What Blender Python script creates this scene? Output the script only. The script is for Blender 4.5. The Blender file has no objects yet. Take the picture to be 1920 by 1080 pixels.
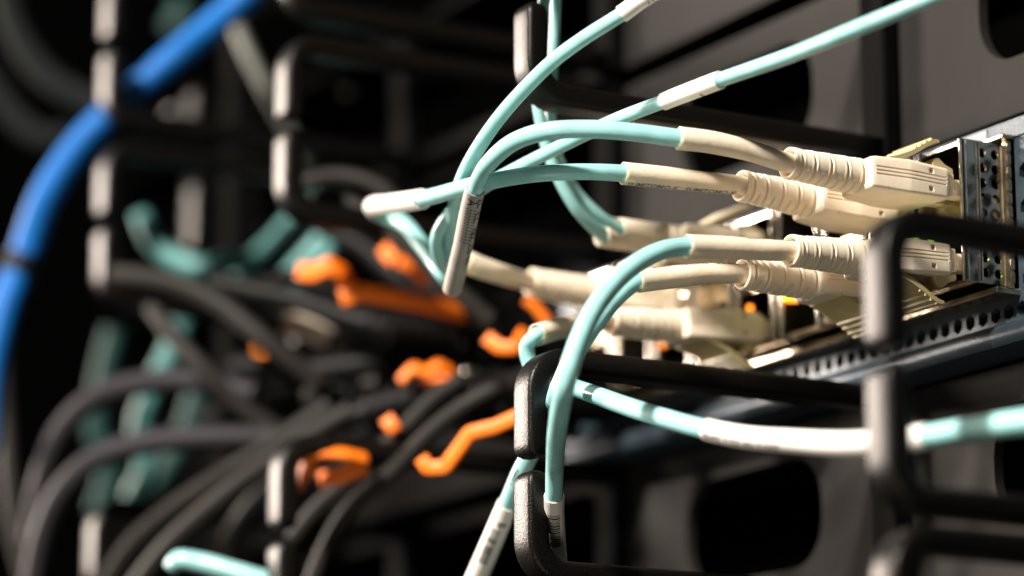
import bpy, bmesh, math, random
from mathutils import Vector, Matrix, geometry
random.seed(4)
V = Vector
S = 0.001                                   # everything below is written in millimetres
C = bpy.context.scene.collection
sc = bpy.context.scene

# ---------------------------------------------------------------- camera
FP = 5972.0                                  # focal length in photograph pixels (1920 wide)
PIT = math.atan(1360 / FP)
YAW = math.atan(3560 / math.hypot(FP, 1360))
HD = V((-math.cos(YAW), math.sin(YAW), 0))
RT = V((HD.y, -HD.x, 0))
FW = V((HD.x * math.cos(PIT), HD.y * math.cos(PIT), math.sin(PIT)))
UP = RT.cross(FW)
cd = bpy.data.cameras.new('camera'); cam = bpy.data.objects.new('camera', cd); C.objects.link(cam)
cam.matrix_world = Matrix((( RT.x, UP.x, -FW.x, 0), (RT.y, UP.y, -FW.y, 0), (RT.z, UP.z, -FW.z, 0), (0, 0, 0, 1)))
cd.sensor_width = 36; cd.lens = FP / 1920 * 36
cd.clip_start = 0.02; cd.clip_end = 50
cd.dof.use_dof = True; cd.dof.focus_distance = 0.590; cd.dof.aperture_fstop = 7.3
sc.camera = cam

# ---------------------------------------------------------------- light
w = bpy.data.worlds.new('World'); sc.world = w; w.use_nodes = True
w.node_tree.nodes['Background'].inputs[0].default_value = (0.75, 0.85, 1.0, 1)
w.node_tree.nodes['Background'].inputs[1].default_value = 0.012

def area(name, loc, tgt, sx, sy, power, col):
    d = bpy.data.lights.new(name, 'AREA'); d.shape = 'RECTANGLE'; d.size = sx; d.size_y = sy
    d.energy = power; d.color = col
    o = bpy.data.objects.new(name, d); C.objects.link(o)
    o.location = V(loc) * S
    o.rotation_euler = (V(tgt) - V(loc)).to_track_quat('-Z', 'Y').to_euler()
    return o
TG = V((-520, 350, 140))
area('key_lamp', TG + V((330, -1000, 720)), TG, .09, .09, 48, (1, .92, .83))
area('aisle_lamp', TG + V((-1640, -1000, 400)), TG + V((0, -60, -20)), .46, .60, 82, (1, .85, .73))
area('floor_bounce', TG + V((420, -560, -650)), TG, .45, .45, 1.8, (1, .90, .74))
sc.view_settings.view_transform = 'Standard'; sc.view_settings.look = 'None'
sc.view_settings.exposure = 0.0; sc.view_settings.gamma = 1

# ---------------------------------------------------------------- placing helpers
def ray(x, y): return RT * ((x - 960) / FP) + FW - UP * ((y - 540) / FP)
def at(x, y, z): return ray(x, y) * z                       # z = distance along the optical axis, mm
def FY(x, y, Y):
    r = ray(x, y); return r * (Y / r.y)
def FX(x, y, X):
    r = ray(x, y); return r * (X / r.x)
def pix(P):
    z = P.dot(FW); return (960 + FP * P.dot(RT) / z, 540 - FP * P.dot(UP) / z)

# ---------------------------------------------------------------- materials
def mat(name, col, rough=.5, metal=0, coat=0, bump=0, bscale=600, var=0, vscale=80, emit=0, sss=0, speck=0, trans=0, spec=.5):
    m = bpy.data.materials.new(name); m.use_nodes = True
    nt = m.node_tree; b = nt.nodes['Principled BSDF']
    b.inputs['Base Color'].default_value = (*col, 1); b.inputs['Roughness'].default_value = rough
    b.inputs['Specular IOR Level'].default_value = spec
    b.inputs['Metallic'].default_value = metal; b.inputs['Coat Weight'].default_value = coat
    b.inputs['Coat Roughness'].default_value = .25
    if sss:
        b.inputs['Subsurface Weight'].default_value = sss; b.inputs['Subsurface Scale'].default_value = .0015
        b.inputs['Subsurface Radius'].default_value = (1, .7, .4)
    if emit:
        b.inputs['Emission Color'].default_value = (*col, 1); b.inputs['Emission Strength'].default_value = emit
    if trans: b.inputs['Transmission Weight'].default_value = trans
    tc = nt.nodes.new('ShaderNodeTexCoord')
    if var or speck:
        n = nt.nodes.new('ShaderNodeTexNoise'); n.inputs['Scale'].default_value = vscale; n.inputs['Detail'].default_value = 6
        nt.links.new(tc.outputs['Object'], n.inputs['Vector'])
        r = nt.nodes.new('ShaderNodeValToRGB')
        lo = tuple(c * (1 - var) for c in col); hi = tuple(min(1, c * (1 + var)) for c in col)
        r.color_ramp.elements[0].position = .35; r.color_ramp.elements[0].color = (*lo, 1)
        r.color_ramp.elements[1].position = .68; r.color_ramp.elements[1].color = (*hi, 1)
        nt.links.new(n.outputs['Fac'], r.inputs['Fac'])
        if speck:                                             # small handling marks and dust
            n3 = nt.nodes.new('ShaderNodeTexNoise'); n3.inputs['Scale'].default_value = 420; n3.inputs['Detail'].default_value = 8; n3.inputs['Roughness'].default_value = .7
            nt.links.new(tc.outputs['Object'], n3.inputs['Vector'])
            r3 = nt.nodes.new('ShaderNodeValToRGB'); r3.color_ramp.elements[0].position = .655; r3.color_ramp.elements[1].position = .70
            mx = nt.nodes.new('ShaderNodeMix'); mx.data_type = 'RGBA'; mx.inputs[7].default_value = (*[c * (1 - speck) for c in col], 1)
            nt.links.new(n3.outputs['Fac'], r3.inputs['Fac']); nt.links.new(r3.outputs['Color'], mx.inputs[0]); nt.links.new(r.outputs['Color'], mx.inputs[6])
            nt.links.new(mx.outputs[2], b.inputs['Base Color'])
        else: nt.links.new(r.outputs['Color'], b.inputs['Base Color'])
        rr = nt.nodes.new('ShaderNodeMapRange'); rr.inputs['To Min'].default_value = max(.05, rough - .1); rr.inputs['To Max'].default_value = min(1, rough + .1)
        nt.links.new(n.outputs['Fac'], rr.inputs['Value']); nt.links.new(rr.outputs['Result'], b.inputs['Roughness'])
    if bump:
        n2 = nt.nodes.new('ShaderNodeTexNoise'); n2.inputs['Scale'].default_value = bscale; n2.inputs['Detail'].default_value = 3
        nt.links.new(tc.outputs['Object'], n2.inputs['Vector'])
        bp = nt.nodes.new('ShaderNodeBump'); bp.inputs['Strength'].default_value = bump; bp.inputs['Distance'].default_value = .0002
        nt.links.new(n2.outputs['Fac'], bp.inputs['Height']); nt.links.new(bp.outputs['Normal'], b.inputs['Normal'])
    return m
M = {}
M['aqua'] = mat('aqua_jacket', (.32, .64, .63), .31, coat=.25, bump=.06, bscale=900, var=.09, vscale=260, sss=.08, speck=.4)
M['beige'] = mat('beige_plastic', (.82, .71, .55), .48, bump=.12, bscale=1500, var=.06, vscale=250, sss=.2, speck=.35)
M['shrink'] = mat('beige_heat_shrink', (.80, .69, .53), .42, bump=.3, bscale=1100, var=.08, vscale=200, sss=.2, speck=.4)
M['latch'] = mat('olive_beige_latch', (.50, .41, .20), .4, bump=.08, bscale=1500, var=.06, vscale=300, sss=.2)
M['ring'] = mat('black_textured_plastic', (.0045, .0038, .0034), .35, bump=.42, bscale=2600, var=.5, vscale=3000, spec=.2)
M['panel'] = mat('dark_grey_paint', (.0200, .0188, .0178), .62, bump=.3, bscale=2400, var=.2, vscale=45, spec=.05)
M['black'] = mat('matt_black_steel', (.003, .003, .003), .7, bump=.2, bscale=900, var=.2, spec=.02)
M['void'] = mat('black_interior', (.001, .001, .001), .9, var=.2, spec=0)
M['blue_metal'] = mat('blue_grey_metal', (.035, .052, .068), .4, metal=.35, bump=.3, bscale=1800, var=.15, vscale=400)
M['silver'] = mat('silver_label', (.20, .23, .26), .5, metal=.1, var=.12, vscale=250, bump=.2)
M['chrome'] = mat('nickel_plate', (.75, .70, .62), .12, metal=1, var=.1, vscale=200, bump=.1, bscale=600)
M['brass'] = mat('warm_plated_steel', (.62, .52, .38), .22, metal=1, var=.15, vscale=200)
M['white'] = mat('white_label_film', (.84, .80, .74), .4, coat=.2, var=.03, vscale=300, bump=.1)
M['paper'] = mat('shaded_label_paper', (.34, .30, .27), .5, var=.1, vscale=300)  # label film greyed: the shadow on this sleeve is in its colour
M['ink'] = mat('black_ink', (.02, .02, .02), .5, var=.2)
M['blueink'] = mat('blue_grey_ink', (.07, .12, .19), .5, var=.3, vscale=900)
M['grey_cable'] = mat('dark_grey_jacket', (.022, .020, .018), .55, spec=.15, bump=.3, bscale=700, var=.15)
M['violet_cable'] = mat('violet_grey_jacket', (.028, .026, .030), .55, spec=.15, bump=.3, bscale=700, var=.12)
M['faint_cable'] = mat('matt_black_jacket', (.010, .012, .012), .7, spec=.05)
M['black_cable'] = mat('black_jacket', (.007, .007, .007), .5, spec=.15, bump=.3, bscale=700, var=.15)
M['teal_dim'] = mat('teal_jacket_shaded', (.008, .045, .04), .5, var=.1)  # shaded copy of the teal jacket, dimness of the far cables coloured in
M['olive_cable'] = mat('olive_grey_jacket', (.07, .075, .06), .5, var=.1)
M['teal_cable'] = mat('teal_jacket', (.085, .26, .25), .45, bump=.1, var=.08)
M['blue_cable'] = mat('blue_jacket', (.002, .12, .42), .55, bump=.1, var=.08, spec=.25)
M['orange'] = mat('orange_plastic', (.95, .19, .004), .5, bump=.1, var=.08)
M['cream'] = mat('cream_jacket', (.70, .60, .48), .45, bump=.1, var=.08)
M['green_led'] = mat('green_led', (.25, 1.0, .03), .3, emit=5)
M['amber_led'] = mat('amber_led', (1.0, .24, .012), .3, emit=3.0)

# ---------------------------------------------------------------- object helpers
def tag(o, label=None, cat=None, group=None, kind=None):
    if label: o['label'] = label
    if cat: o['category'] = cat
    if group: o['group'] = group
    if kind: o['kind'] = kind
    return o
def thing(name, loc, label, cat, group=None):
    o = bpy.data.objects.new(name, None); C.objects.link(o); o.location = V(loc) * S
    o.empty_display_size = .005
    return tag(o, label, cat, group)
def absloc(o):
    l = V(o.location)
    return l + absloc(o.parent) if (o.parent and not o.get('_rot')) else l
def link(name, me, parent=None, m=None):
    if m and not me.materials: me.materials.append(m)
    o = bpy.data.objects.new(name, me); C.objects.link(o)
    if parent: o.parent = parent
    return o
def mesh(name, vs, fs, m, parent=None, smooth=True, origin=None, world=True):
    """vertices in world mm; the object's origin lands on its centre, whatever the parent"""
    og = V(origin) if origin is not None else sum((V(v) for v in vs), V()) / len(vs)
    me = bpy.data.meshes.new(name)
    me.from_pydata([tuple((V(v) - og) * S) for v in vs], [], fs)
    bm = bmesh.new(); bm.from_mesh(me); bmesh.ops.recalc_face_normals(bm, faces=bm.faces); bm.to_mesh(me); bm.free()
    if smooth: me.shade_smooth()
    me.materials.append(m)
    o = bpy.data.objects.new(name, me); C.objects.link(o)
    o.location = og * S
    if parent is not None:
        o.parent = parent
        p = parent; loc = og * S
        base = V((0, 0, 0))
        while p is not None: base += V(p.location); p = p.parent
        o.location = loc - base
    return o
def sharp(o, ang=35):
    o.data.set_sharp_from_angle(angle=math.radians(ang)); return o

def box_data(x0, x1, y0, y1, z0, z1, b=0):
    bm = bmesh.new(); bmesh.ops.create_cube(bm, size=1)
    for v in bm.verts: v.co = V(((x0 + x1) / 2 + v.co.x * (x1 - x0), (y0 + y1) / 2 + v.co.y * (y1 - y0), (z0 + z1) / 2 + v.co.z * (z1 - z0)))
    if b: bmesh.ops.bevel(bm, geom=bm.edges[:], offset=b, segments=2, profile=.6, affect='EDGES')
    bm.verts.index_update()
    vs = [v.co.copy() for v in bm.verts]; fs = [[v.index for v in f.verts] for f in bm.faces]; bm.free()
    return vs, fs
def box(name, x0, x1, y0, y1, z0, z1, m, parent=None, b=0, M4=None):
    vs, fs = box_data(x0, x1, y0, y1, z0, z1, b)
    if M4: vs = [M4 @ v for v in vs]
    return mesh(name, vs, fs, m, parent, smooth=False)
def merge(parts):
    V_, F_ = [], []
    for vs, fs in parts:
        k = len(V_); V_ += vs; F_ += [[i + k for i in f] for f in fs]
    return V_, F_

def spline(pts, step=.6):
    """Catmull-Rom through points (centripetal-ish), resampled evenly"""
    P = [V(p[:3]) for p in pts]; R = [p[3] for p in pts]
    P = [P[0] * 2 - P[1]] + P + [P[-1] * 2 - P[-2]]; R = [R[0]] + R + [R[-1]]
    out = []
    for i in range(1, len(P) - 2):
        d = (P[i + 1] - P[i]).length; n = max(2, int(d / step))
        a, b_, c, e = P[i - 1], P[i], P[i + 1], P[i + 2]
        t01 = max(1e-4, (b_ - a).length ** .5); t12 = max(1e-4, (c - b_).length ** .5); t23 = max(1e-4, (e - c).length ** .5)
        m1 = (c - b_ + ((b_ - a) / t01 - (c - a) / (t01 + t12)) * t12)
        m2 = (c - b_ + ((e - c) / t23 - (e - b_) / (t12 + t23)) * t12)
        for k in range(n):
            t = k / n
            h00 = 2*t**3 - 3*t**2 + 1; h10 = t**3 - 2*t**2 + t; h01 = -2*t**3 + 3*t**2; h11 = t**3 - t**2
            out.append((b_ * h00 + m1 * h10 + c * h01 + m2 * h11, R[i] + (R[i + 1] - R[i]) * (t * t * (3 - 2 * t))))
    out.append((P[-2], R[-2]))
    return out
def frames(S_, ref=None):
    T = []
    for i in range(len(S_)):
        a = S_[max(0, i - 1)][0]; b_ = S_[min(len(S_) - 1, i + 1)][0]; T.append((b_ - a).normalized())
    N = None; out = []
    for i, t in enumerate(T):
        if ref is not None: n = V(ref) - t * V(ref).dot(t)
        elif N is None:
            n = V((0, 0, 1)) - t * t.z
            if n.length < .1: n = V((1, 0, 0)) - t * t.x
        else: n = N - t * N.dot(t)
        n.normalize(); N = n; out.append((S_[i][0], S_[i][1], t, n, t.cross(n)))
    return out
def tube_data(S_, seg=20, cap=True, flat=None, wall=0):
    fr = frames(S_); vs = []; fs = []
    rings = [(c, r, n, b_) for c, r, t, n, b_ in fr]
    if wall:                                              # hollow ends: turn the rim inwards
        c, r, t, n, b_ = fr[0]
        rings = [(c + t * 2.5, r - wall, n, b_), (c + t * .08, r - wall, n, b_), (c - t * .1, r - wall * .5, n, b_), (c, r, n, b_)] + rings[1:]
    for c, r, n, b_ in rings:
        for k in range(seg):
            a = 2 * math.pi * k / seg
            vs.append(c + (n * math.cos(a) + b_ * math.sin(a)) * r)
    for i in range(len(rings) - 1):
        for k in range(seg):
            a = i * seg + k; b2 = i * seg + (k + 1) % seg
            fs.append((a, b2, b2 + seg, a + seg))
    if cap:
        if not wall: fs.append(tuple(range(seg))[::-1])
        fs.append(tuple((len(rings) - 1) * seg + k for k in range(seg)))
    return vs, fs
def pxpath(pts, wpx=None):
    """pts: (px, py, z[, width in px]) -> (x, y, z, radius mm)"""
    out = []
    for p in pts:
        wd = p[3] if len(p) > 3 else wpx
        out.append((*at(p[0], p[1], p[2]), wd / 2 * p[2] / FP))
    return out
def tube(name, S_, m, parent=None, seg=20, wall=0):
    vs, fs = tube_data(S_, seg, wall=wall)
    o = mesh(name, vs, fs, m, parent); sharp(o, 50); return o
def nearest(S_, px, py):
    return min(range(len(S_)), key=lambda i: (pix(S_[i][0])[0] - px) ** 2 + (pix(S_[i][0])[1] - py) ** 2)
def sub(S_, a, b_, grow):
    i, j = nearest(S_, *a), nearest(S_, *b_)
    if i > j: i, j = j, i
    seg = S_[i:j + 1]
    fine = []
    for k, (c, r) in enumerate(seg): fine.append((c, r + grow))
    return fine
def sleeve(S_, a, b_, parent, grow=.28, m=None, name='label_sleeve'):
    s = sub(S_, a, b_, grow)
    o = tube(name, s, m or M['white'], parent, wall=grow * .9)
    return o, s
CAMV = -FW
def wrap(s, ang, data, m, parent, name, off=.05):
    """data: (verts (u along mm, v around mm), faces) wrapped on the tube s at angle ang from the camera-facing line"""
    fr = frames(s, ref=CAMV); L = [0]
    for i in range(1, len(fr)): L.append(L[-1] + (fr[i][0] - fr[i - 1][0]).length)
    out = []
    for u, v in data[0]:
        u = min(max(u, 0), L[-1] - 1e-3); i = 0
        while i < len(L) - 2 and L[i + 1] < u: i += 1
        k = (u - L[i]) / max(1e-6, L[i + 1] - L[i])
        c = fr[i][0].lerp(fr[i + 1][0], k); r = fr[i][1] + (fr[i + 1][1] - fr[i][1]) * k + off
        a = ang - v / r
        out.append(c + (fr[i][3] * math.cos(a) + fr[i][4] * math.sin(a)) * r)
    o = mesh(name, out, data[1], m, parent, smooth=False)
    return o
def text_data(body, size, u0, flipu=False, flipv=False, sub_=1):
    cu = bpy.data.curves.new('lettering', 'FONT'); cu.body = body; cu.size = size; cu.resolution_u = 2; cu.offset = size * .012
    to = bpy.data.objects.new('lettering', cu); C.objects.link(to)
    dg = bpy.context.evaluated_depsgraph_get(); me = to.evaluated_get(dg).to_mesh()
    bm = bmesh.new(); bm.from_mesh(me)
    bmesh.ops.triangulate(bm, faces=bm.faces)
    for _ in range(sub_): bmesh.ops.subdivide_edges(bm, edges=[e for e in bm.edges if e.calc_length() > .5], cuts=1)
    bmesh.ops.triangulate(bm, faces=bm.faces); bm.verts.index_update()
    xs = [v.co.x for v in bm.verts]; W_ = max(xs)
    vs = [((u0 + (W_ - v.co.x if flipu else v.co.x)), (-v.co.y if flipv else v.co.y)) for v in bm.verts]
    fs = [[v.index for v in f.verts] for f in bm.faces]; bm.free(); to.to_mesh_clear() if hasattr(to, 'to_mesh_clear') else None
    bpy.data.objects.remove(to); bpy.data.curves.remove(cu)
    return vs, fs
def bars_data(u0, u1, half, n, seed=1):
    rnd = random.Random(seed); vs, fs = [], []; u = u0
    while u < u1:
        t = rnd.choice((.12, .12, .22, .34)); K = 8
        for k in range(K + 1):
            v = -half + 2 * half * k / K
            vs += [(u, v), (u + t, v)]
            if k: q = len(vs); fs.append((q - 4, q - 3, q - 1, q - 2))
        u += t + rnd.choice((.14, .22, .3))
    return vs, fs

def plate(name, outer, holes, d0, d1, m, parent=None, axis='Y', rim=0):
    """2-D outline with holes, given thickness. axis Y: coordinates are (x,z); axis X: coordinates are (y,z)"""
    loops = [outer] + holes
    flat = [p for l in loops for p in l]
    tris = geometry.tessellate_polygon([[V((p[0], p[1], 0)) for p in l] for l in loops])
    n = len(flat)
    mk = (lambda p, d: V((p[0], d, p[1]))) if axis == 'Y' else (lambda p, d: V((d, p[0], p[1])))
    vs = [mk(p, d0) for p in flat] + [mk(p, d1) for p in flat]
    fs = [tuple(t) for t in tris] + [tuple(i + n for i in reversed(t)) for t in tris]
    k = 0
    for l in loops:
        for i in range(len(l)):
            a, b_ = k + i, k + (i + 1) % len(l); fs.append((a, b_, b_ + n, a + n))
        k += len(l)
    return mesh(name, vs, fs, m, parent, smooth=False)
def rect(x0, x1, z0, z1): return [(x0, z0), (x1, z0), (x1, z1), (x0, z1)]
def rrect(cx, cz, hw, hh, r, n=10):
    out = []
    for q, (sx, sz) in enumerate(((1, 1), (-1, 1), (-1, -1), (1, -1))):
        for k in range(n + 1):
            a = math.pi / 2 * (q + k / n)
            out.append((cx + sx * (hw - r) + r * math.cos(a), cz + sz * (hh - r) + r * math.sin(a)))
    return out
def hexa(cx, cz, r, rot=math.pi / 2): return [(cx + r * math.cos(rot + math.pi / 3 * k), cz + r * math.sin(rot + math.pi / 3 * k)) for k in range(6)]
def circ(cx, cz, r, n=14): return [(cx + r * math.cos(2 * math.pi * k / n), cz + r * math.sin(2 * math.pi * k / n)) for k in range(n)]

# ================================================================ THE SETTING: rack interior
YP = 383.0                                        # plane of the cable-manager plates
YF = 375.0                                        # plane of the switch face
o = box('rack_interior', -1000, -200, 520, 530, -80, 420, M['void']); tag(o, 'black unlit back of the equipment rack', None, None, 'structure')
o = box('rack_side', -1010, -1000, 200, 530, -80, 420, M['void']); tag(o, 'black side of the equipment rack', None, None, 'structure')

# ---------------------------------------------------------------- cable managers with rings
def sweepring(pts, m, name, parent, hw=3.4, ht=2.25, bev=1.05):
    """chamfered bar swept along a path in the plane X = const, rounded tip at the end"""
    X = pts[0].x
    prof = []
    for q, (sx, sz) in enumerate(((1, 1), (-1, 1), (-1, -1), (1, -1))):
        for k in range(4):
            a = math.pi / 2 * (q + k / 3)
            prof.append((sx * (hw - bev) + bev * math.cos(a), sz * (ht - bev) + bev * math.sin(a)))
    n = len(prof); vs, fs = [], []; rings = []
    for i, p in enumerate(pts):
        t = (pts[min(i + 1, len(pts) - 1)] - pts[max(i - 1, 0)]).normalized()
        nn = V((1, 0, 0)).cross(t)
        rings.append((p, t, nn, 1, 1))
    p, t, nn, _, _ = rings[-1]
    for k in range(1, 6):
        a = math.pi / 2 * k / 5; rings.append((p + t * 2.5 * math.sin(a), t, nn, .28 + .72 * math.cos(a) ** .7 if k < 5 else .12, .10 + .9 * math.cos(a) ** .8 if k < 5 else .05))
    for p, t, nn, sx, sz in rings:
        for a, b_ in prof: vs.append(p + V((1, 0, 0)) * a * sx + nn * b_ * sz)
    for i in range(len(rings) - 1):
        for k in range(n): fs.append((i * n + k, i * n + (k + 1) % n, (i + 1) * n + (k + 1) % n, (i + 1) * n + k))
    fs.append(tuple(range(n))); fs.append(tuple((len(rings) - 1) * n + k for k in range(n)))
    return mesh(name, vs, fs, m, parent)
def hookpath(X, zb, zt, yfr, up):
    """from the plate out to the finger; up=1: lower hook rising, up=-1: upper hook falling"""
    h = 2.25; R = 6.2; mid = (zb + zt) / 2; pts = []
    z0 = zb + h if up > 0 else zt - h
    y = YP - 2; y1 = yfr + h + R
    for k in range(9): pts.append(V((X, y + (y1 - y) * k / 8, z0)))
    for k in range(1, 9):
        a = math.pi / 2 * k / 8; pts.append(V((X, y1 - R * math.sin(a), z0 + up * R * (1 - math.cos(a)))))
    ze = mid - up * 3.7
    for k in range(1, 5): pts.append(V((X, y1 - R, z0 + up * R + (ze - z0 - up * R) * k / 4)))
    return pts
RX = [-394.5, -504.6, -609.5, -711.0]
def manager(name, zb, zt, label, rings, ring_labels, pz0=None):
    root = thing(name, (-560, YP, zb), label, 'cable manager', 'ring cable managers above and below the switch')
    holes = []
    for cx in (-449.5, -557): holes.append(rrect(cx, (zb + zt) / 2 + 2.5, 25.5, 11.6, 10))
    for cx in (-664, -764, -864): holes.append(rrect(cx, (zb + zt) / 2 + 1, 46, 17.5, 8))
    holes.append(rrect(-344, (zb + zt) / 2 + 2.5, 25.5, 11.6, 10))
    z0, z1 = zb + .8, zt - .8
    plate('face_plate', rect(-614, -290, z0, z1), [h for h in holes if h[0][0] > -614], YP, YP + 2.2, M['panel'], root)
    plate('shaded_plate', rect(-915, -614.2, z0, z1), [h for h in holes if h[0][0] < -614], YP + .3, YP + 2.2, M['black'], root)  # far end of the same plate, wide-cut and black in place of shade
    box('top_flange', -915, -290, YP + 2.4, YP + 40, z1 - 1.6, z1 - .2, M['black'], root)
    box('bottom_flange', -915, -290, YP + 2.4, YP + 40, z0 + .2, z0 + 1.6, M['black'], root)
    for i, X in enumerate(RX):
        if i not in rings: continue
        bar = box('cable_ring', X - 4.1, X + 4.1, YP - 4.5, YP - .3, zb - .2, zt + .2, M['black'], root, b=.8)
        if ring_labels.get(i): bar['label'] = ring_labels[i]
        zb_, zt_ = (75.8, 125.0) if (i == 0 and zb > 70) else (zb, zt)
        for up in (1, -1):
            sweepring(hookpath(X, zb_, zt_, 295.2, up), M['ring'], 'hook', bar)
    return root
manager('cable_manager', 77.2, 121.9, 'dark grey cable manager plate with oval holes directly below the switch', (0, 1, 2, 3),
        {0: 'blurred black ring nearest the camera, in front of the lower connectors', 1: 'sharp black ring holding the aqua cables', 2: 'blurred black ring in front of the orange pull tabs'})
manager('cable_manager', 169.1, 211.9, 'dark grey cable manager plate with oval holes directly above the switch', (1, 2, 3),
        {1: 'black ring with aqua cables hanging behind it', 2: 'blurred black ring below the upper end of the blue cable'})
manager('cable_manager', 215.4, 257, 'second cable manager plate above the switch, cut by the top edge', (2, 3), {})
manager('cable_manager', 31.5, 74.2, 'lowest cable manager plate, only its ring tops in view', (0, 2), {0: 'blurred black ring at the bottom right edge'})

# ---------------------------------------------------------------- the switch
ZB, ZT = 123.6, 165.6
sw = thing('network_switch', (-640, YF, ZB), 'blue grey network switch with two rows of metal ports and hexagon vent holes', 'network switch')
PITCH = 15.6
CX0 = -464.5
cols = [CX0 - PITCH * k for k in range(0, 9)]
x_left, x_right = -622, -330
# face plate with hexagon holes
holes = []
hx = -459.2
for k in range(40):
    if 1: holes.append(hexa(hx - 3.85 * k, 128.7, 1.55))
for r_, z in enumerate([134.2 + 3.45 * q for q in range(8)]):
    for k in range(26):
        x = -453.2 + 3.9 * k + (1.95 if r_ % 2 else 0)
        holes.append(hexa(x, z, 1.6))
for k in range(12): holes.append(hexa(-455.3 + 3.85 * k, 128.7, 1.55))
port_open = rect(cols[-1] - 8.6, CX0 + 8.7, 132.6, 161.4)
holes.append(port_open)
plate('face_plate', rect(x_left, x_right, ZB, ZT), holes, YF, YF + 1.6, M['blue_metal'], sw)
# rolled bottom lip
prof = [(YF - .2, ZB + 3.1), (YF - 1.5, ZB + 2.5), (YF - 2.4, ZB + 1.2), (YF - 2.4, ZB - .2), (YF - 1.4, ZB - 1.4), (YF + 40, ZB - 1.4), (YF + 40, ZB - .4), (YF - .2, ZB - .4)]
vs = [V((x, y, z)) for x in (x_left, x_right) for y, z in prof]; n = len(prof)
fs = [(k, (k + 1) % n, n + (k + 1) % n, n + k) for k in range(n)] + [tuple(range(n)), tuple(range(n, 2 * n))]
sharp(mesh('bottom_lip', vs, fs, M['blue_metal'], sw), 40)
box('top_cover', x_left, x_right, YF + 1.7, YF + 140, ZT - 1.2, ZT + .2, M['blue_metal'], sw)
box('vent_backing', x_left, x_right, YF + 14, YF + 15, ZB, ZT - 1.4, M['void'], sw)
o = box('port_label', -473, -463.5, YF - .35, YF - .05, 161.9, 165.3, M['silver'], sw, b=.1)
o = box('port_label', -463.2, -449, YF - .32, YF - .05, 161.9, 165.3, M['blue_metal'], sw, b=.1)
o = box('port_label', -520, -490, YF - .35, YF - .05, 161.9, 165.3, M['silver'], sw, b=.1)
box('port_sill', cols[-1] - 9, CX0 + 9, YF - 5.5, YF - .1, 131.2, 132.4, M['brass'], sw, b=.2)
box('port_lintel', cols[-1] - 9, CX0 + 9, YF - 3, YF - .1, 161.5, 162.3, M['brass'], sw, b=.2)

box('blank_bay', -900, x_left - .3, YF + 1, YF + 40, ZB, ZT, M['black'], sw, b=.5)
# metal port cage, one per column
YC = 363.6
CW = 6.7                                          # half width
def cage_parts():
    P = []
    side_holes = [circ(YC + a, z, .95) for a in (5.2, 8.2) for z in [135.3 + 2.9 * q for q in range(9)]]
    return side_holes
sh = cage_parts()
cage0 = plate('port_cage', rect(YC + 1.2, YF + 12, 133.2, 160.8), sh, CX0 + CW - .5, CX0 + CW, M['chrome'], sw, axis='X')
def cpart(name, *a, m='chrome', b=.12): return box(name, *a, M[m], cage0, b=b)
cpart('cage_wall', CX0 - CW, CX0 - CW + .5, YC + 1.2, YF + 12, 133.2, 160.8, b=0)
cpart('cage_roof', CX0 - CW + .6, CX0 + CW - .6, YC + 1.2, YF + 12, 160.1, 160.7, b=0)
cpart('cage_floor', CX0 - CW + .6, CX0 + CW - .6, YC + 1.2, YF + 12, 133.3, 133.9, b=0)
cpart('divider', CX0 - CW + .6, CX0 + CW - .6, YC + 2.2, YF + 12, 145.4, 150.2, m='brass', b=0)
cpart('cage_back', CX0 - CW + .6, CX0 + CW - .6, YF + 8, YF + 8.6, 134, 160, m='void', b=0)
# rounded front post and second ridge: bright vertical rims
def rod(name, x, y, z0, z1, r, m, parent):
    return tube(name, [(V((x, y, z)), r) for z in (z0, z0 + .3, z1 - .3, z1)], M[m], parent, seg=12)
rod('front_post', CX0 + CW - .3, YC + .7, 133.4, 160.6, .75, 'chrome', cage0)
rod('front_post', CX0 - CW + .3, YC + .7, 133.4, 160.6, .65, 'chrome', cage0)
rod('side_ridge', CX0 + CW + .05, YC + 4.0, 133.6, 160.4, .45, 'chrome', cage0)
# flange with spring fingers
fl = []
fl.append(box_data(CX0 + CW + .02, CX0 + CW + 1.3, YF - 1.5, YF - .3, 132.6, 161.6, .25))
for q in range(11): fl.append(box_data(CX0 + CW + 1.35, CX0 + CW + 1.6, YF - 1.45, YF - .5, 133.6 + 2.55 * q, 135.6 + 2.55 * q, .08))
vs, fs = merge(fl); mesh('flange', vs, fs, M['brass'], cage0, smooth=False)
def copy_child(src, parent, off):
    c = src.copy(); C.objects.link(c); c.parent = parent; c.location = V(src.location) + V(off); return c
for k in range(1, len(cols)):
    off = V((-PITCH * k * S, 0, 0)); c = copy_child(cage0, sw, off)
    for ch in list(cage0.children):
        if ch.name.startswith('flange') : continue
        copy_child(ch, c, V())
# status lights between the rows
for k, (px, py, m) in enumerate([(1745, 446, 'green_led'), (1721, 441, 'green_led'), (1470, 556, 'green_led'), (1487, 552, 'green_led'), (1500, 556, 'green_led'),
                                 (1405, 577, 'amber_led'), (1490, 562, 'amber_led'), (1243, 645, 'amber_led'), (1478, 562, 'amber_led')]):
    p = FY(px, py, YC + .6)
    vs, fs = tube_data([(p + V((0, y, 0)), r) for y, r in ((-.5, .15), (-.42, .45), (-.2, .62), (.6, .62))], 12)
    mesh('status_light', vs, fs, M[m], sw)

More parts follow.
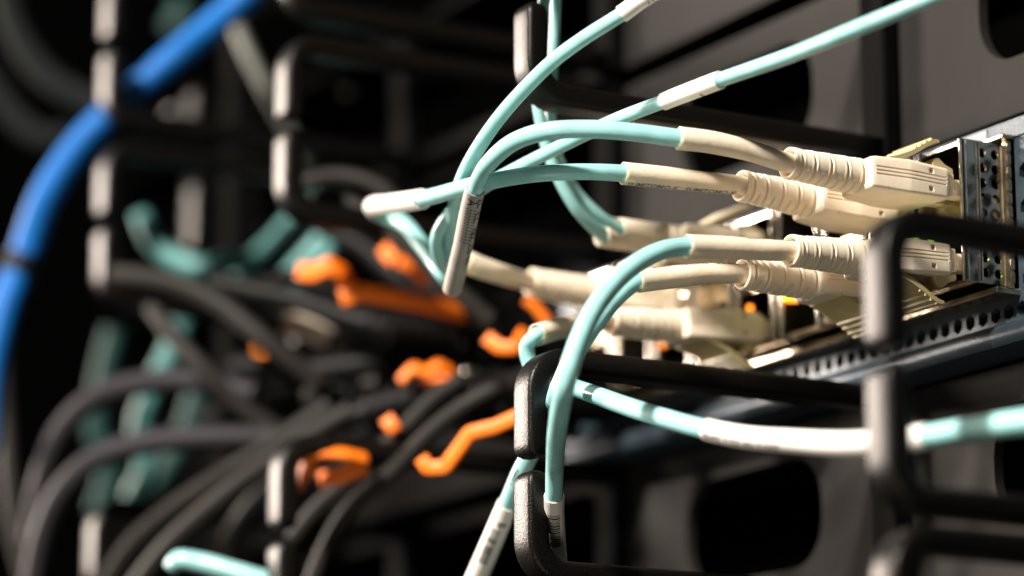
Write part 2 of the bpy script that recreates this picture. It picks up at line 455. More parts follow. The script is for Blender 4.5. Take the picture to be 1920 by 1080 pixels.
# ---------------------------------------------------------------- connector pieces (local frame: y runs towards the port, nose plugs in at y=0)
def profile(hw, hh, r, g):
    pts = []
    def corner(sx, sz, q):
        for k in range(5):
            a = math.pi / 2 * (q + k / 4); pts.append((sx * (hw - r) + r * math.cos(a), sz * (hh - r) + r * math.sin(a)))
    # right side going up, grooves included
    for z in (-.35, .35, 1.05):
        for dz, d in ((-.17, 0), (-.1, g), (.1, g), (.17, 0)): pts.append((hw - d, z + dz))
    corner(1, 1, 0); corner(-1, 1, 1); corner(-1, -1, 2); corner(1, -1, 3)
    return pts
def loft(secs):
    vs, fs = [], []; n = len(secs[0][1])
    for y, pr in secs: vs += [V((a, y, b_)) for a, b_ in pr]
    for i in range(len(secs) - 1):
        for k in range(n): fs.append((i * n + k, i * n + (k + 1) % n, (i + 1) * n + (k + 1) % n, (i + 1) * n + k))
    fs.append(tuple(range(n))); fs.append(tuple((len(secs) - 1) * n + k for k in range(n)))
    return vs, fs
def localmesh(name, vs, fs, m, smooth=True, ang=30):
    me = bpy.data.meshes.new(name); me.from_pydata([tuple(V(v) * S) for v in vs], [], fs)
    bm = bmesh.new(); bm.from_mesh(me); bmesh.ops.recalc_face_normals(bm, faces=bm.faces); bm.to_mesh(me); bm.free()
    if smooth: me.shade_smooth(); me.set_sharp_from_angle(angle=math.radians(ang))
    me.materials.append(m); return me
BL = 17.1                                         # body length
def body_mesh():
    s = [(-BL, profile(4.6, 2.5, .9, 0)), (-BL + .35, profile(5.1, 2.95, .8, 0)), (-BL + 1.0, profile(5.25, 3.1, .7, 0)), (-BL + 1.15, profile(5.27, 3.1, .7, .22)),
         (-BL + 7.9, profile(6.35, 3.25, .6, .22)), (-BL + 8.2, profile(6.4, 3.25, .6, .22)), (-.9, profile(6.4, 2.95, .6, .22)), (-.7, profile(6.4, 2.95, .6, 0)), (-.25, profile(6.3, 2.85, .6, 0)), (0, profile(5.9, 2.5, .6, 0))]
    vs, fs = loft(s); me = localmesh('connector_body', vs, fs, M['beige'])
    cut = merge([box_data(5.4, 7, -4.9, -3.8, 1.35 - .0, 2.35), box_data(5.4, 7, -4.9, -3.8, -2.15, -1.15), box_data(-7, -5.4, -4.9, -3.8, 1.35, 2.35), box_data(-7, -5.4, -4.9, -3.8, -2.15, -1.15)])
    cm = localmesh('cutter', *cut, M['beige'], smooth=False)
    a = bpy.data.objects.new('a', me); b_ = bpy.data.objects.new('b', cm); C.objects.link(a); C.objects.link(b_)
    md = a.modifiers.new('cut', 'BOOLEAN'); md.operation = 'DIFFERENCE'; md.object = b_; md.solver = 'EXACT'
    dg = bpy.context.evaluated_depsgraph_get(); out = bpy.data.meshes.new_from_object(a.evaluated_get(dg)); out.name = 'connector_body'
    bpy.data.objects.remove(a); bpy.data.objects.remove(b_); bpy.data.meshes.remove(cm)
    out.set_sharp_from_angle(angle=math.radians(30))
    return out
def boot_mesh():
    L = 15.8; NU, NV = 210, 80; vs, fs = [], []
    longs = [1.5, 4.3, 7.9, 11.5, 15.0]; shorts = [2.9, 6.1, 9.7, 13.3]
    def gr(u, c, w_=.27): d = abs(u - c); return 1 if d < w_ * .55 else max(0, 1 - (d - w_ * .55) / (w_ * .55))
    rows = []
    rows.append((2.0, 2.05)); rows.append((.15, 2.4))
    def rad(u):
        r = 2.85 + .62 * (u / L) ** .9
        if u < 1.1: r = 3.02 - .12 * (1 - min(1, u / .25)) ** 2
        return r
    us = [2.0, .1, -.08, -.02] + [L * k / NU for k in range(NU + 1)]
    for i, u in enumerate(us):
        for k in range(NV):
            th = 2 * math.pi * k / NV
            if i == 0: r = 2.1
            elif i == 1: r = 2.45
            elif i == 2: r = 2.62
            elif i == 3: r = 2.85
            else:
                r = rad(u)
                c, s_ = math.cos(th), math.sin(th)
                for g in longs:
                    m_ = min(1, max(0, (abs(c) - .10) / .12)); r -= .75 * gr(u, g) * m_
                for g in shorts:
                    m_ = min(1, max(0, (abs(s_) - .5) / .12)) ; r -= .62 * gr(u, g) * m_
                # shoulders beside each groove swell a little
                for g in longs: r += .07 * max(0, 1 - abs(abs(u - g) - .5) / .3)
            vs.append(V((r * math.cos(th), u - L - BL + .4, r * math.sin(th) * 1.0)))
    n = len(us)
    for i in range(n - 1):
        for k in range(NV): fs.append((i * NV + k, i * NV + (k + 1) % NV, (i + 1) * NV + (k + 1) % NV, (i + 1) * NV + k))
    fs.append(tuple((n - 1) * NV + k for k in range(NV)))
    return localmesh('boot', vs, fs, M['beige'], ang=50)
def nose_mesh():
    p = []
    for sx in (-3.15, 3.15):
        p.append(box_data(sx - 2.4, sx + 2.4, -.2, 1.6, -2.2, 2.3, .3)); p.append(box_data(sx - 1.6, sx + 1.6, 1.6, 7, -1.6, 1.6, .2))
    return localmesh('ferrule_housing', *merge(p), M['beige'], ang=40)
def latch_mesh(sgn):
    """curved release lever: profile in (y,z) extruded in x, three ridges across its free end"""
    mid = [(-13.2, 2.9), (-11.2, 3.5), (-8.6, 4.6), (-6.2, 6.0), (-4.3, 7.3), (-2.7, 8.1), (-1.6, 8.2)]
    th = [.9, 1.0, 1.05, 1.0, .95, .85, .5]; hw = 5.3
    pr_t = [(y, z + t / 2) for (y, z), t in zip(mid, th)]; pr_b = [(y, z - t / 2) for (y, z), t in zip(mid, th)]
    pr = pr_t + pr_b[::-1]; n = len(pr); vs, fs = [], []
    for x, sc_ in ((-hw, .94), (-hw + .3, 1), (hw - .3, 1), (hw, .94)):
        for i, (y, z) in enumerate(pr): vs.append(V((x, y, sgn * z)))
    for a in range(3):
        for k in range(n): fs.append((a * n + k, a * n + (k + 1) % n, (a + 1) * n + (k + 1) % n, (a + 1) * n + k))
    fs.append(tuple(range(n))); fs.append(tuple(3 * n + k for k in range(n)))
    parts = [(vs, fs)]
    for y, z in ((-6.9, 6.2), (-5.7, 6.95), (-4.5, 7.75), (-3.3, 8.35)):
        parts.append(box_data(-hw + .1, hw - .1, y - .22, y + .22, sgn * z - .35, sgn * z + .35, .12))
    return localmesh('latch', *merge(parts), M['latch'], ang=35)
def hook_mesh(sgn):
    p = []
    for sx in (-3.1, 3.1):
        pr = [(-3.2, 2.7), (-2.4, 4.9), (-1.2, 5.3), (.3, 4.2), (2.2, 3.6), (2.2, 2.4), (-.5, 2.6)]
        n = len(pr); vs = [V((sx + d, y, sgn * z)) for d in (-1.5, 1.5) for y, z in pr]
        fs = [(k, (k + 1) % n, n + (k + 1) % n, n + k) for k in range(n)] + [tuple(range(n)), tuple(range(n, 2 * n))]
        p.append((vs, fs))
    me = localmesh('latch_arm', *merge(p), M['latch'], smooth=False)
    bm = bmesh.new(); bm.from_mesh(me); bmesh.ops.bevel(bm, geom=bm.edges[:], offset=.00025, segments=2, profile=.5, affect='EDGES'); bm.to_mesh(me); bm.free()
    return me
def mark_mesh(sgn):
    vs, fs = text_data('5', 2.0, 0)
    out = []
    a = V((0, -10.2, 4.45 * sgn)); d = V((0, 2.4, 1.25 * sgn)).normalized(); nn = V((0, -1.25, 2.4)).normalized()
    nn = V((0, -d.z, d.y)) * (1 if sgn > 0 else -1)
    for u, v in vs: out.append(a + V((1, 0, 0)) * (u + 1.8) + d * v * 1.0 + nn * .28)
    return localmesh('raised_mark', out, fs, M['latch'], smooth=False)
BODY, BOOT, NOSE = body_mesh(), boot_mesh(), nose_mesh()
LATCH = {1: latch_mesh(1), -1: latch_mesh(-1)}; HOOK = {1: hook_mesh(1), -1: hook_mesh(-1)}; MARK = mark_mesh(-1)

def connector(label, cx, nose_px, boot_px, sgn, shrink_pts, cable_pts, roll=0, group='beige fibre connectors plugged into the switch', wall=.22):
    """cx = world X of the connector; nose_px, boot_px = where its nose and its boot's open end stand"""
    nose = FX(*nose_px, cx); be = FX(*boot_px, cx)
    r = ray(*nose_px); nose = r * (361.2 / r.y); nose = V((cx, nose.y, nose.z))
    d = (nose - be)
    be_dir = V((nose.x - be.x, nose.y - be.y, nose.z - be.z)).normalized()
    root = thing('fibre_patch_cable', nose, label, 'fibre cable', group)
    ez = V((0, 0, 1)); ex = be_dir.cross(ez).normalized(); ez = ex.cross(be_dir)
    Rm = Matrix((ex, be_dir, ez)).transposed().to_4x4() @ Matrix.Rotation(roll, 4, 'Y')
    def put(name, me, par):
        o = bpy.data.objects.new(name, me); C.objects.link(o); o.parent = par
        o.matrix_basis = Rm if par is root else Matrix.Identity(4)
        return o
    b_ = put('connector_body', BODY, root); put('boot', BOOT, root)
    put('ferrule_housing', NOSE, b_); put('latch', LATCH[sgn], b_); put('latch_arm', HOOK[sgn], b_)
    if sgn < 0: put('raised_mark', MARK, b_)
    # heat shrink runs from inside the boot to its open end
    start = nose + be_dir * (-BL - 13.5)
    mouth = nose + be_dir * (-BL - 15.6)
    S1 = S2 = None
    if shrink_pts:
        P = [(*p[:3], p[3]) for p in shrink_pts][::1]
        P = P + [(*mouth, 1.85), (*start, 1.85)]
        S1 = spline(P); tube('heat_shrink_tube', S1, M['shrink'], root, seg=32, wall=wall)
    if cable_pts:
        S2 = spline(cable_pts); tube('cable', S2, M['aqua'], root, seg=24)
    return root, S1, S2, mouth

def PXW(px, py, z, wd): return (*at(px, py, z), wd / 2 * z / FP)

# world X of each connector column
XA, XB = CX0, CX0 - PITCH
def onX(px, py, X, r): return (*FX(px, py, X), r)
# A: upper row, nearest column
def depth(P): return V(P[:3]).dot(FW)
a0 = FX(1272, 259, XA - 4); zA = a0.dot(FW)
rA, sA, cA, mA = connector('sharp beige connector topmost on the right, aqua cable arching left behind the label sleeve', XA, (1762, 351), (1490, 308), 1,
    [onX(1272, 259, XA - 4, 2.15), onX(1330, 266, XA - 2.5, 2.1), onX(1410, 284, XA - 1, 1.95)],
    [onX(1330, 266, XA - 2.5, 1.6), onX(1272, 259, XA - 4, 1.68), PXW(1190, 248, zA - 1, 34), PXW(1100, 242, zA - 1, 35), PXW(1020, 247, zA, 35), PXW(960, 268, zA + 4, 34), PXW(915, 308, zA + 9, 33),
     PXW(893, 350, zA + 16, 32), PXW(880, 400, zA + 22, 32), PXW(868, 460, zA + 28, 31), PXW(856, 510, zA + 34, 31), PXW(848, 543, zA + 38, 30)])
# B: upper row, second column
b0 = FX(1168, 324, XB - 3); zB = b0.dot(FW)
rB, sB, cB, mB = connector('sharp beige connector half hidden below the topmost one, blue lettering along its beige tube', XB, (1670, 398), (1396, 350), 1,
    [onX(1168, 325, XB - 3, 2.15), onX(1240, 332, XB - 2, 2.1), onX(1320, 341, XB - 1, 1.95)],
    [onX(1240, 332, XB - 2, 1.6), onX(1168, 325, XB - 3, 1.6), PXW(1090, 322, zB - 3, 31), PXW(1000, 327, zB - 2, 31), PXW(900, 344, zB + 6, 31), PXW(800, 371, zB + 24, 31), PXW(735, 382, zB + 46, 30),
     PXW(700, 388, zB + 66, 30), PXW(712, 402, zB + 80, 30), PXW(750, 415, zB + 76, 30), PXW(795, 465, zB + 58, 31), PXW(830, 512, zB + 48, 32), PXW(848, 536, zB + 50, 30)])
# C: lower row, nearest column
c0 = FX(1288, 462, XA - 2); zC = c0.dot(FW)
rC, sC, cC, mC = connector('sharp beige connector on the lower right, its body crossed by the blurred black ring', XA, (1768, 491), (1490, 471), -1,
    [onX(1288, 462, XA - 2, 2.2), onX(1350, 464, XA - 1.3, 2.15), onX(1420, 468, XA - .5, 2.0)],
    [onX(1350, 464, XA - 1.3, 1.6), onX(1288, 462, XA - 2, 1.7), PXW(1235, 472, zC - 3, 36), PXW(1175, 508, zC - 7, 37), PXW(1120, 570, zC - 12, 38), PXW(1085, 640, zC - 16, 39), PXW(1060, 720, zC - 17, 39),
     PXW(1046, 800, zC - 8, 37), PXW(1040, 880, 583, 34), PXW(1039, 930, 587, 33), PXW(1041, 1000, 595, 33), PXW(1046, 1080, 606, 33), PXW(1048, 1160, 618, 33)])
# D: lower row, second column
d0 = FX(1195, 527, XB - 2); zD = d0.dot(FW)
rD, sD, cD, mD = connector('sharp beige connector below and left of the one behind the ring, short upward bent tube', XB, (1672, 540), (1394, 514), -1,
    [onX(1195, 527, XB - 2, 2.2), onX(1255, 520, XB - 1.3, 2.15), onX(1330, 513, XB - .5, 2.0)],
    [onX(1255, 520, XB - 1.3, 1.6), onX(1195, 527, XB - 2, 1.7), PXW(1160, 553, zD - 1, 35), PXW(1120, 600, zD - 3, 36), PXW(1080, 660, zD - 4, 37), PXW(1052, 720, zD - 3, 37), (*FY(1030, 785, 306), 1.75),
     (*FY(1002, 838, 307), 1.75), (*FY(977, 885, 307), 1.8), (*FY(952, 945, 308), 1.8), PXW(925, 1010, FY(952, 945, 308).dot(FW) + 5, 36), PXW(895, 1080, FY(952, 945, 308).dot(FW) + 11, 36), PXW(860, 1160, FY(952, 945, 308).dot(FW) + 18, 36)])
XE = CX0 - PITCH * 4
XG = CX0 - PITCH * 4
e0 = FX(1010, 625, XE - 3); zE = e0.dot(FW)
rE, sE, cE, mE = connector('blurred beige connector above the sharp ring, its cable crossing right with long white sleeve', XE, (1420, 614), (1148, 603), -1,
    [PXW(1006, 628, zE - 18, 42), PXW(1040, 618, zE - 14, 42), PXW(1090, 607, zE - 6, 38)],
    [PXW(1040, 618, zE - 14, 28), PXW(1006, 629, zE - 18, 28), PXW(988, 650, 613, 29), PXW(996, 686, 613, 30), PXW(1022, 706, 608, 31), PXW(1060, 721, 597, 33), PXW(1120, 742, 585, 35), PXW(1200, 770, 572, 36), PXW(1320, 804, 560, 37), PXW(1400, 820, 553, 38), PXW(1500, 828, 545, 40), PXW(1600, 832, 535, 42), PXW(1700, 824, 526, 43), PXW(1800, 808, 517, 45), PXW(1930, 789, 506, 47), PXW(2080, 770, 495, 48)])
rG, sG, cG, mG = connector('blurred beige connector in the upper row with two aqua cables entering its left end', XG, (1425, 462), (1150, 437), 1, None, None)
rF, sF, cF, mF = connector('most blurred beige connector, farthest left, right beside the printed sleeve', CX0 - PITCH * 6, (1235, 575), (968, 525), 1,
    [PXW(872, 490, 640, 44), PXW(905, 503, 642, 42), PXW(935, 513, 645, 40)], None)
# twin tube end of G with the two aqua cables
zG = mG.dot(FW)
for j, (px, py, w0) in enumerate(((1166, 431, 46), (1134, 443, 42))):
    s = spline([PXW(px - 6, py, zG - 4 - j * 3, w0), PXW(px + 30, py + 5, zG - 2 - j * 1, w0), PXW(px + 80, py + 12 - j * 6, zG + j * 2, w0)])
    tube('heat_shrink_tube', s, M['shrink'], rG, seg=24, wall=.35)
s = spline([PXW(1043, -30, zG - 14, 20), PXW(1040, 60, zG - 14, 20), PXW(1036, 140, zG - 13, 20), PXW(1032, 210, zG - 13, 20), PXW(1046, 290, zG - 12, 20), PXW(1080, 358, zG - 10, 22), PXW(1122, 403, zG - 8, 23), PXW(1165, 431, zG - 5, 24), PXW(1200, 436, zG - 3, 24)])
tube('cable', s, M['aqua'], rG)
s = spline([PXW(1025, -30, zG - 20, 24), PXW(1016, 40, zG - 20, 24), PXW(1011, 100, zG - 17, 23), PXW(1008, 180, zG - 16, 22), PXW(1020, 255, zG - 15, 22), PXW(1044, 325, zG - 14, 23), PXW(1082, 392, zG - 12, 24), PXW(1133, 443, zG - 7, 24), PXW(1147, 446, zG - 2, 22)])
tube('cable', s, M['aqua'], rG)
# lettering on the second tube: at its lower edge, upper halves of the letters in view
td = text_data('SUMITOMO-K   SUMITOMO-K', 1.7, .6)
wrap(sB, math.radians(77), td, M['blueink'], rB, 'tube_lettering')
td = text_data('SUMITOMO-K   SUMITOMO-K', 1.9, 3.0)
wrap(sD, math.radians(-64), td, M['blueink'], rD, 'tube_lettering')
td = text_data('SUMITOMO-K', 1.8, 12.0)
wrap(sC, math.radians(-68), td, M['blueink'], rC, 'tube_lettering')

# label sleeves on those cables
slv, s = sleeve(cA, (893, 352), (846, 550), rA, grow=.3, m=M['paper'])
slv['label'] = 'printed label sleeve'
for t_, sz, u0, a in (('ZL  EZ  7Z', 2.5, 1.0, -38), ('A ////////////', 2.9, 1.2, 22), ('EZ ZB 44', 2.3, 10.5, -36)):
    wrap(s, math.radians(a), text_data(t_, sz, u0, sub_=1), M['ink'], slv, 'print')
slv, s = sleeve(cB, (792, 372), (700, 388), rB, grow=.45)
wrap(s, math.radians(30), text_data('E 4 7 L', 1.5, 1), M['ink'], slv, 'print')
slv, s = sleeve(cC, (1038, 930), (1052, 1090), rC, grow=.28)
wrap(s, math.radians(8), bars_data(3.4, 12.8, 1.25, 30, 3), M['ink'], slv, 'barcode')
wrap(s, math.radians(-62), text_data('EN 22 4171', 1.1, 3), M['ink'], slv, 'print')
slv, s = sleeve(cD, (947, 945), (880, 1110), rD, grow=.32)
wrap(s, math.radians(8), text_data('B', 2.4, 3.2), M['ink'], slv, 'print')
wrap(s, math.radians(6), bars_data(5.4, 14, 1.0, 30, 5), M['ink'], slv, 'barcode')
i = nearest(cD, 985, 870); j = nearest(cD, 950, 940)
wrap(cD[i:j], math.radians(45), text_data('FIBRE 2', 1.2, .8), M['ink'], rD, 'cable_print')

# ---------------------------------------------------------------- free aqua cables
def cable(label, pts, m='aqua', wd=None, group=None, cat='cable', name='cable', seg=20):
    P = [p if len(p) == 4 else (*p, wd) for p in pts]
    s = spline([PXW(*p) for p in P]); root = thing(name, s[0][0], label, cat, group)
    tube('jacket', s, M[m], root, seg)
    return root, s
r1, s1 = cable('thin aqua cable rising to the upper edge, white sleeve at its top end', [(1260, -35, 575, 27), (1200, 2, 577, 27), (1165, 27, 578, 28), (1100, 68, 580, 28), (1040, 112, 583, 28), (985, 165, 587, 28), (935, 222, 592, 28), (895, 280, 598, 28), (867, 335, 606, 28), (850, 400, 616, 27), (846, 460, 626, 26), (850, 515, 638, 26)], name='fibre_cable', cat='fibre cable')
slv, s = sleeve(s1, (1165, 26), (1235, -20), r1, grow=.32)
wrap(s, math.radians(-30), text_data('4 7', 1.3, 1.5), M['ink'], slv, 'print')
r2, s2 = cable('thin aqua cable running to the upper right corner, white sleeve midway', [(1860, -55, 538, 30), (1740, -2, 543, 30), (1600, 56, 549, 30), (1470, 108, 564, 29), (1350, 150, 576, 28), (1245, 190, 587, 27), (1150, 227, 597, 27), (1060, 270, 604, 26), (975, 313, 609, 26), (900, 355, 613, 26), (850, 395, 617, 26), (820, 440, 622, 25), (822, 480, 628, 25), (846, 518, 640, 25)], name='fibre_cable', cat='fibre cable')
slv, s = sleeve(s2, (1352, 149), (1246, 189), r2, grow=.36)
wrap(s, math.radians(-45), text_data('0', 1.5, 4.3), M['ink'], slv, 'print')
slv, s = sleeve(cE, (1325, 805), (1742, 818), rE, grow=.30)
wrap(s, math.radians(50), text_data('EN4Z 71ZZ 6R1 E 2207', 1.7, .9), M['ink'], slv, 'print')
slv.data.materials[0] = M['white']

# ---------------------------------------------------------------- left side: blue cable and the blurred bundle
rb, sb = cable('thick bright blue cable curving down the left side', [(560, -120, 800, 54), (500, -50, 800, 54), (430, 20, 800, 54), (340, 95, 805, 52), (235, 185, 805, 50), (150, 270, 805, 54), (85, 370, 805, 57), (45, 480, 805, 57), (10, 570, 800, 57), (-20, 700, 795, 57), (-30, 850, 790, 57)], 'blue_cable', cat='network cable', name='network_cable')
s_ = sub(sb, (35, 475), (22, 512), .9); tube('cable_tie', s_, M['black_cable'], rb)
G = 'dark cables hanging at the left'
def dc(label, pts, m='grey_cable', wd=34, cat='power cable', group=G, name='dark_cable'):
    return cable(label, pts, m, wd, group, cat, name, 16)
dc('tan grey cable sagging from the left fingers towards the small orange dot', [(215, 515, 770), (270, 520, 765), (340, 535, 760), (420, 575, 755), (500, 640, 750), (600, 720, 750)], wd=38)
dc('dark cable dropping below the tan grey cable over a teal one', [(285, 575, 770), (320, 625, 765), (380, 690, 760), (450, 760, 760), (540, 820, 760)], wd=34)
dc('upper violet grey cable looping out to the lower left', [(60, 1010, 790), (80, 900, 785), (115, 810, 780), (180, 745, 775), (270, 718, 770), (380, 715, 765), (480, 740, 760)], 'violet_cable', 46)
dc('lower violet grey cable looping out to the lower left corner', [(60, 1100, 770), (80, 1000, 768), (120, 915, 765), (190, 855, 762), (290, 828, 760), (400, 820, 757), (520, 822, 755)], 'violet_cable', 46)
dc('upper of two parallel dark cables rising from the bottom left', [(190, 1110, 760), (250, 1020, 755), (330, 950, 750), (430, 885, 745), (520, 830, 740), (620, 760, 740)], wd=40)
dc('lower of two parallel dark cables rising from the bottom left', [(240, 1120, 745), (310, 1030, 740), (390, 955, 735), (480, 885, 730), (560, 830, 728), (660, 770, 728)], wd=40)
dc('straight grey cable left of a curved one below the orange hook', [(550, 1010, 715), (600, 950, 712), (680, 880, 708), (760, 805, 704), (820, 745, 702), (870, 710, 700)], wd=36)
dc('curved dark grey cable dropping to the bottom edge below the orange hook', [(575, 1120, 700), (610, 1030, 700), (660, 950, 698), (740, 880, 695), (820, 800, 692), (890, 750, 690), (950, 720, 690)], wd=34)
dc('upper dark arc behind the white label at centre left', [(540, 372, 740), (570, 345, 740), (630, 330, 740), (700, 345, 738), (750, 385, 736), (790, 440, 735)], wd=30)
dc('lower dark arc under the white label at centre left', [(560, 395, 715), (610, 372, 712), (670, 388, 710), (720, 425, 708), (780, 475, 706), (850, 540, 704), (920, 600, 704)], wd=34)
dc('pale olive cable along the left edge at the bottom', [(5, 640, 820), (10, 780, 820), (16, 900, 815), (30, 1000, 812), (60, 1120, 810)], wd=34)
dc('broad black cable loop at the upper left corner', [(0, -60, 900), (30, 60, 895), (90, 145, 890), (170, 190, 885), (250, 210, 880)], 'faint_cable', 52)
dc('black cable loop below the corner loop at the left edge', [(-30, 130, 930), (30, 220, 925), (90, 260, 920), (180, 235, 915)], 'faint_cable', 46)
dc('cream ended cable under the orange tabs at centre left', [(536, 608, 770, 40), (575, 618, 768, 42), (640, 648, 760, 38), (700, 680, 755, 36), (790, 730, 750, 34)], 'grey_cable', cat='cable')
rc, sc_ = cable('short cream cable end beside the dark bundle', [(530, 606, 762, 40), (560, 611, 762, 44), (590, 622, 761, 42), (618, 636, 760, 38)], 'cream', cat='cable', name='cream_cable')
# teal jacket cables seen between the dark ones
GT = 'blurred teal cables behind the dark ones at the left'
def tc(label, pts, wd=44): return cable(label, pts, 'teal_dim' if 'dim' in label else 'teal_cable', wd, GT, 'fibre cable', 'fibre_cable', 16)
tc('teal cable sagging in an arc below the middle finger', [(262, 400, 830, 34), (290, 455, 828), (335, 490, 826), (385, 503, 824), (430, 492, 824), (470, 490, 828, 30)], 40)
tc('short teal cable slanting up left of the twin pair', [(440, 540, 840), (475, 490, 838), (515, 455, 836), (550, 415, 836), (590, 360, 870, 20)], 40)
tc('left of the twin teal cables above the orange tab', [(500, 560, 800), (550, 505, 798), (585, 465, 798), (612, 435, 800), (650, 390, 840, 18)], 32)
tc('right of the twin teal cables above the orange tab', [(530, 570, 790), (585, 505, 790), (615, 470, 790), (642, 440, 794), (690, 395, 840, 18)], 32)
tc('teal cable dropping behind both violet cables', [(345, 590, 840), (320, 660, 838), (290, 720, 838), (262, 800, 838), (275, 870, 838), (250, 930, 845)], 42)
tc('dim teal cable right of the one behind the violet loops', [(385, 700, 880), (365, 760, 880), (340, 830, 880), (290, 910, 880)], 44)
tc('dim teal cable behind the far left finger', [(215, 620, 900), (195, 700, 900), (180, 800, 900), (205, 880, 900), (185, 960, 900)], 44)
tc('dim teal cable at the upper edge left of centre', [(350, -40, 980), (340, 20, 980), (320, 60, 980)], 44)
cable('bright mint cable end cut by the bottom edge at left', [(322, 1062, 690, 28), (335, 1050, 689, 34), (380, 1056, 688, 36), (440, 1072, 686, 36), (520, 1096, 684, 36), (600, 1120, 682, 36)], 'aqua', None, None, 'fibre cable', 'fibre_cable')
cable('dim green grey cable behind the second finger column', [(440, 40, 850), (465, 100, 845), (495, 160, 842), (525, 215, 840), (552, 265, 840), (572, 310, 842)], 'olive_cable', 26, None, 'cable', 'cable')

# far ring column
fr_ = thing('cable_ring_post', at(370, 300, 880), 'faint blurred ring post between the two left finger columns', 'cable ring')
p0 = at(370, 300, 880)
def fing(y0, y1, z, px):
    a = at(px, y0, z); b_ = at(px, y1, z); L = (a - b_).length
    pts = [V((a.x, a.y, a.z - 3 - (L - 8) * k / 4)) for k in range(5)]
    vs = []
    return sweepring(pts, M['ring'], 'finger', fr_, 3.7, 2.4, 1.0)
for y0, y1 in ((60, 130), (150, 272), (315, 495)): fing(y0, y1, 880, 370)
fing(185, 245, 885, 330)
box('post', p0.x - 4, p0.x + 4, p0.y + 9, p0.y + 14, 60, 300, M['black'], fr_)

# ---------------------------------------------------------------- black plugs with orange pull tabs
GO = 'black cable plugs with orange pull tabs'
def strap(pts, wd, m, parent, name='pull_tab', th=.75, ref=(0, 0, 1)):
    P = [PXW(*p, wd) for p in pts]; s = []
    for i in range(len(P) - 1):                       # moulded tab: straight runs with tight bends
        for k in range(8):
            t = .06 + .88 * k / 7; s.append((V(P[i][:3]).lerp(V(P[i + 1][:3]), t), P[i][3] * 1.12))
    f = frames(s)
    vs, fs = [], []
    pr = [(-1, -.6), (-.8, -1), (.8, -1), (1, -.6), (1, .6), (.8, 1), (-.8, 1), (-1, .6)]
    for c, r, t, n, b_ in f:
        for a, q in pr: vs.append(c + n * a * r + b_ * q * th)
    k8 = len(pr)
    for i in range(len(f) - 1):
        for k in range(k8): fs.append((i * k8 + k, i * k8 + (k + 1) % k8, (i + 1) * k8 + (k + 1) % k8, (i + 1) * k8 + k))
    fs.append(tuple(range(k8))); fs.append(tuple((len(f) - 1) * k8 + k for k in range(k8)))
    return mesh(name, vs, fs, m, parent)
def plug(label, c_pts, cw, tab_lists, relief=None, body=None):
    """cable + ribbed strain relief + plug body (into the switch) + orange tabs"""
    root = thing('cable_plug', at(*c_pts[0][:3]), label, 'cable plug', GO)
    s = spline([PXW(*p, cw) for p in c_pts]); tube('jacket', s, M['black_cable'], root, 16)
    if relief:
        ss = sub(s, *relief, 0); out = []
        d = 0
        for i, (c, r) in enumerate(ss):
            if i: d += (c - ss[i - 1][0]).length
            k = (d % 3.0) / 3.0
            out.append((c, r + (1.5 if .0 <= k < .55 else .5)))
        tube('strain_relief', out, M['black_cable'], root, 20)
    if body:
        (px, py, z) = body; p = at(px, py, z)
        box('plug_body', p.x - 6.4, p.x + 6.4, p.y, YF - 3, p.z - 4.6, p.z + 4.6, M['black'], root, b=.8)
    for t, wd in tab_lists: strap(t, wd, M['orange'], root)
    return root
plug('black ribbed plug with a long orange tab lying over it, left of the label sleeve', [(400, 530, 760), (480, 548, 755), (560, 565, 750), (650, 595, 745), (740, 620, 742), (840, 632, 745), (900, 635, 760)], 44,
     [([(636, 560, 715), (680, 548, 715), (740, 558, 718), (800, 570, 725), (875, 590, 735)], 30)], ((690, 606), (850, 632)), (880, 630, 760))
plug('dark plug whose bright orange tab bends beside the teal cables', [(420, 560, 770), (500, 535, 765), (560, 520, 760), (640, 560, 758), (720, 590, 760), (820, 600, 770)], 36,
     [([(560, 508, 745), (590, 512, 742), (616, 498, 740), (640, 512, 741), (660, 550, 745)], 28)], ((600, 540), (700, 585)), (830, 590, 775))
plug('dark plug with a twisted orange tab just left of the barcode sleeve', [(600, 420, 790), (690, 470, 785), (760, 530, 780), (860, 580, 780)], 40,
     [([(718, 464, 745), (742, 492, 742)], 24), ([(748, 490, 740), (772, 500, 741), (802, 528, 745)], 22)], None, (880, 560, 790))
plug('black plug with an orange tab curling left of the sharp ring', [(520, 700, 760), (640, 690, 755), (760, 670, 750), (880, 650, 745)], 50,
     [([(912, 632, 700), (938, 652, 698), (968, 652, 697), (985, 620, 700)], 22), ([(985, 560, 712), (1008, 580, 712), (1030, 610, 712)], 16)], ((740, 674), (870, 652)), (900, 645, 745))
plug('lower black plug with a crumpled orange tab beside the round highlights', [(600, 800, 730), (700, 770, 728), (800, 745, 725), (900, 730, 722)], 50,
     [([(752, 716, 720), (775, 690, 718), (800, 700, 718), (822, 684, 717), (850, 700, 718)], 18), ([(790, 720, 722), (845, 706, 722), (880, 712, 724)], 14)], ((690, 772), (890, 732)), (920, 725, 725))
plug('black plug with a broad orange loop at the bottom, left of the grey cables', [(520, 960, 740), (600, 915, 738), (680, 880, 735), (760, 830, 730), (850, 780, 728)], 34,
     [([(558, 918, 690), (566, 885, 689), (582, 856, 688), (606, 848, 688), (650, 852, 688), (690, 862, 690)], 24), ([(598, 900, 698), (640, 893, 697), (690, 872, 696)], 26), ([(560, 900, 692), (590, 870, 692)], 22)], None, (880, 770, 728))
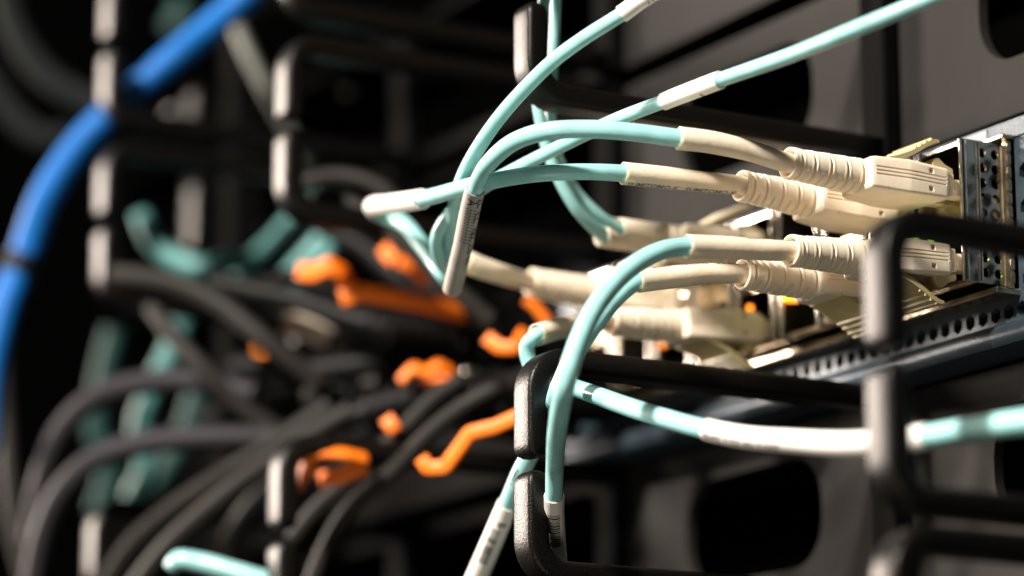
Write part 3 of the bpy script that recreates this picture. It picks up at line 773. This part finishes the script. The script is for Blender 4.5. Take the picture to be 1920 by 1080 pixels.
plug('black plug with an orange hook shaped tab next to the sharp ring', [(700, 860, 712), (780, 800, 708), (860, 760, 704), (940, 735, 702)], 40,
     [([(790, 858, 668), (803, 878, 667), (835, 876, 666), (858, 845, 665), (882, 812, 664), (930, 800, 662), (985, 775, 660)], 24),
      ([(722, 805, 700), (745, 788, 700)], 30)], ((780, 802), (930, 738)), (960, 730, 702))
# more of the dark tangle between the plugs
for i, (lab, pts, wd, m) in enumerate([
    ('black cable low in the tangle, passing under the round highlights', [(380, 790, 790), (480, 760, 785), (600, 735, 780), (740, 715, 775), (900, 690, 770)], 46, 'black_cable'),
    ('black cable above the cream end, running into the ribbed plug', [(420, 585, 775), (520, 580, 770), (640, 615, 765), (760, 650, 762), (900, 660, 765)], 44, 'black_cable'),
    ('black cable below the cream end, rising from the orange dot', [(440, 690, 790), (540, 690, 785), (660, 710, 780), (780, 700, 775)], 50, 'black_cable'),
    ('black cable bending down beside the middle finger of the lowest ring', [(430, 1010, 770), (480, 940, 765), (560, 880, 760), (660, 820, 750), (800, 760, 745)], 40, 'black_cable'),
    ('black cable crossing behind the twisted orange tab', [(660, 470, 800), (720, 480, 800), (780, 510, 795), (840, 560, 790), (900, 600, 785)], 42, 'black_cable'),
    ('black cable just above the bright orange bent tab', [(380, 560, 860), (470, 545, 860), (560, 530, 860), (660, 500, 860), (800, 520, 860)], 36, 'black_cable')]):
    dc(lab, pts, m, wd)
for i, (lab, px, py, z) in enumerate([('dark plug body deepest in the tangle behind the barcode sleeve', 800, 600, 800), ('dark plug body over the round highlights', 800, 650, 790), ('dark plug body beside the orange hook', 830, 760, 770)]):
    t = thing('cable_plug', at(px, py, z), lab, 'cable plug', GO); p = at(px, py, z)
    box('plug_body', p.x - 7, p.x + 7, p.y - 22, p.y + 14, p.z - 4.5, p.z + 4.5, M['black_cable'], t, b=1.2)
    tube('strain_relief', [(V((p.x, p.y - 22 - k * .5, p.z)), 3.2 + (.7 if (k // 3) % 2 else 0) - k * .02) for k in range(30)], M['black_cable'], t, 16)
# small bright points: screws and lamps deep in the rack
def dot(name, label, cat, px, py, z, r, m, group=None):
    p = at(px, py, z); vs, fs = tube_data([(p + V((0, y, 0)), q) for y, q in ((-1.2, r * .55), (-1.0, r * .9), (-.3, r), (1.5, r))], 14)
    o = mesh(name, vs, fs, M[m], None, origin=p); tag(o, label, cat, group); sharp(o, 40); return o
dot('screw', 'dim round screw head in the dark above centre left', 'screw', 648, 168, 900, 1.6, 'cream')
dot('indicator_light', 'small orange light glowing among the dark cables', 'light', 490, 655, 860, .9, 'amber_led')
dot('screw', 'left of two round bright screw heads near the crumpled orange tab', 'screw', 878, 698, 735, 1.3, 'chrome')
dot('screw', 'right of two round bright screw heads near the crumpled orange tab', 'screw', 915, 698, 735, 1.3, 'chrome')
dot('screw', 'small pale screw head under the crumpled orange tab, left of the bright pair', 'screw', 760, 712, 745, 1.2, 'chrome')
dot('screw', 'small pale screw head between the ribbed plug and the bright pair', 'screw', 842, 655, 760, 1.0, 'chrome')
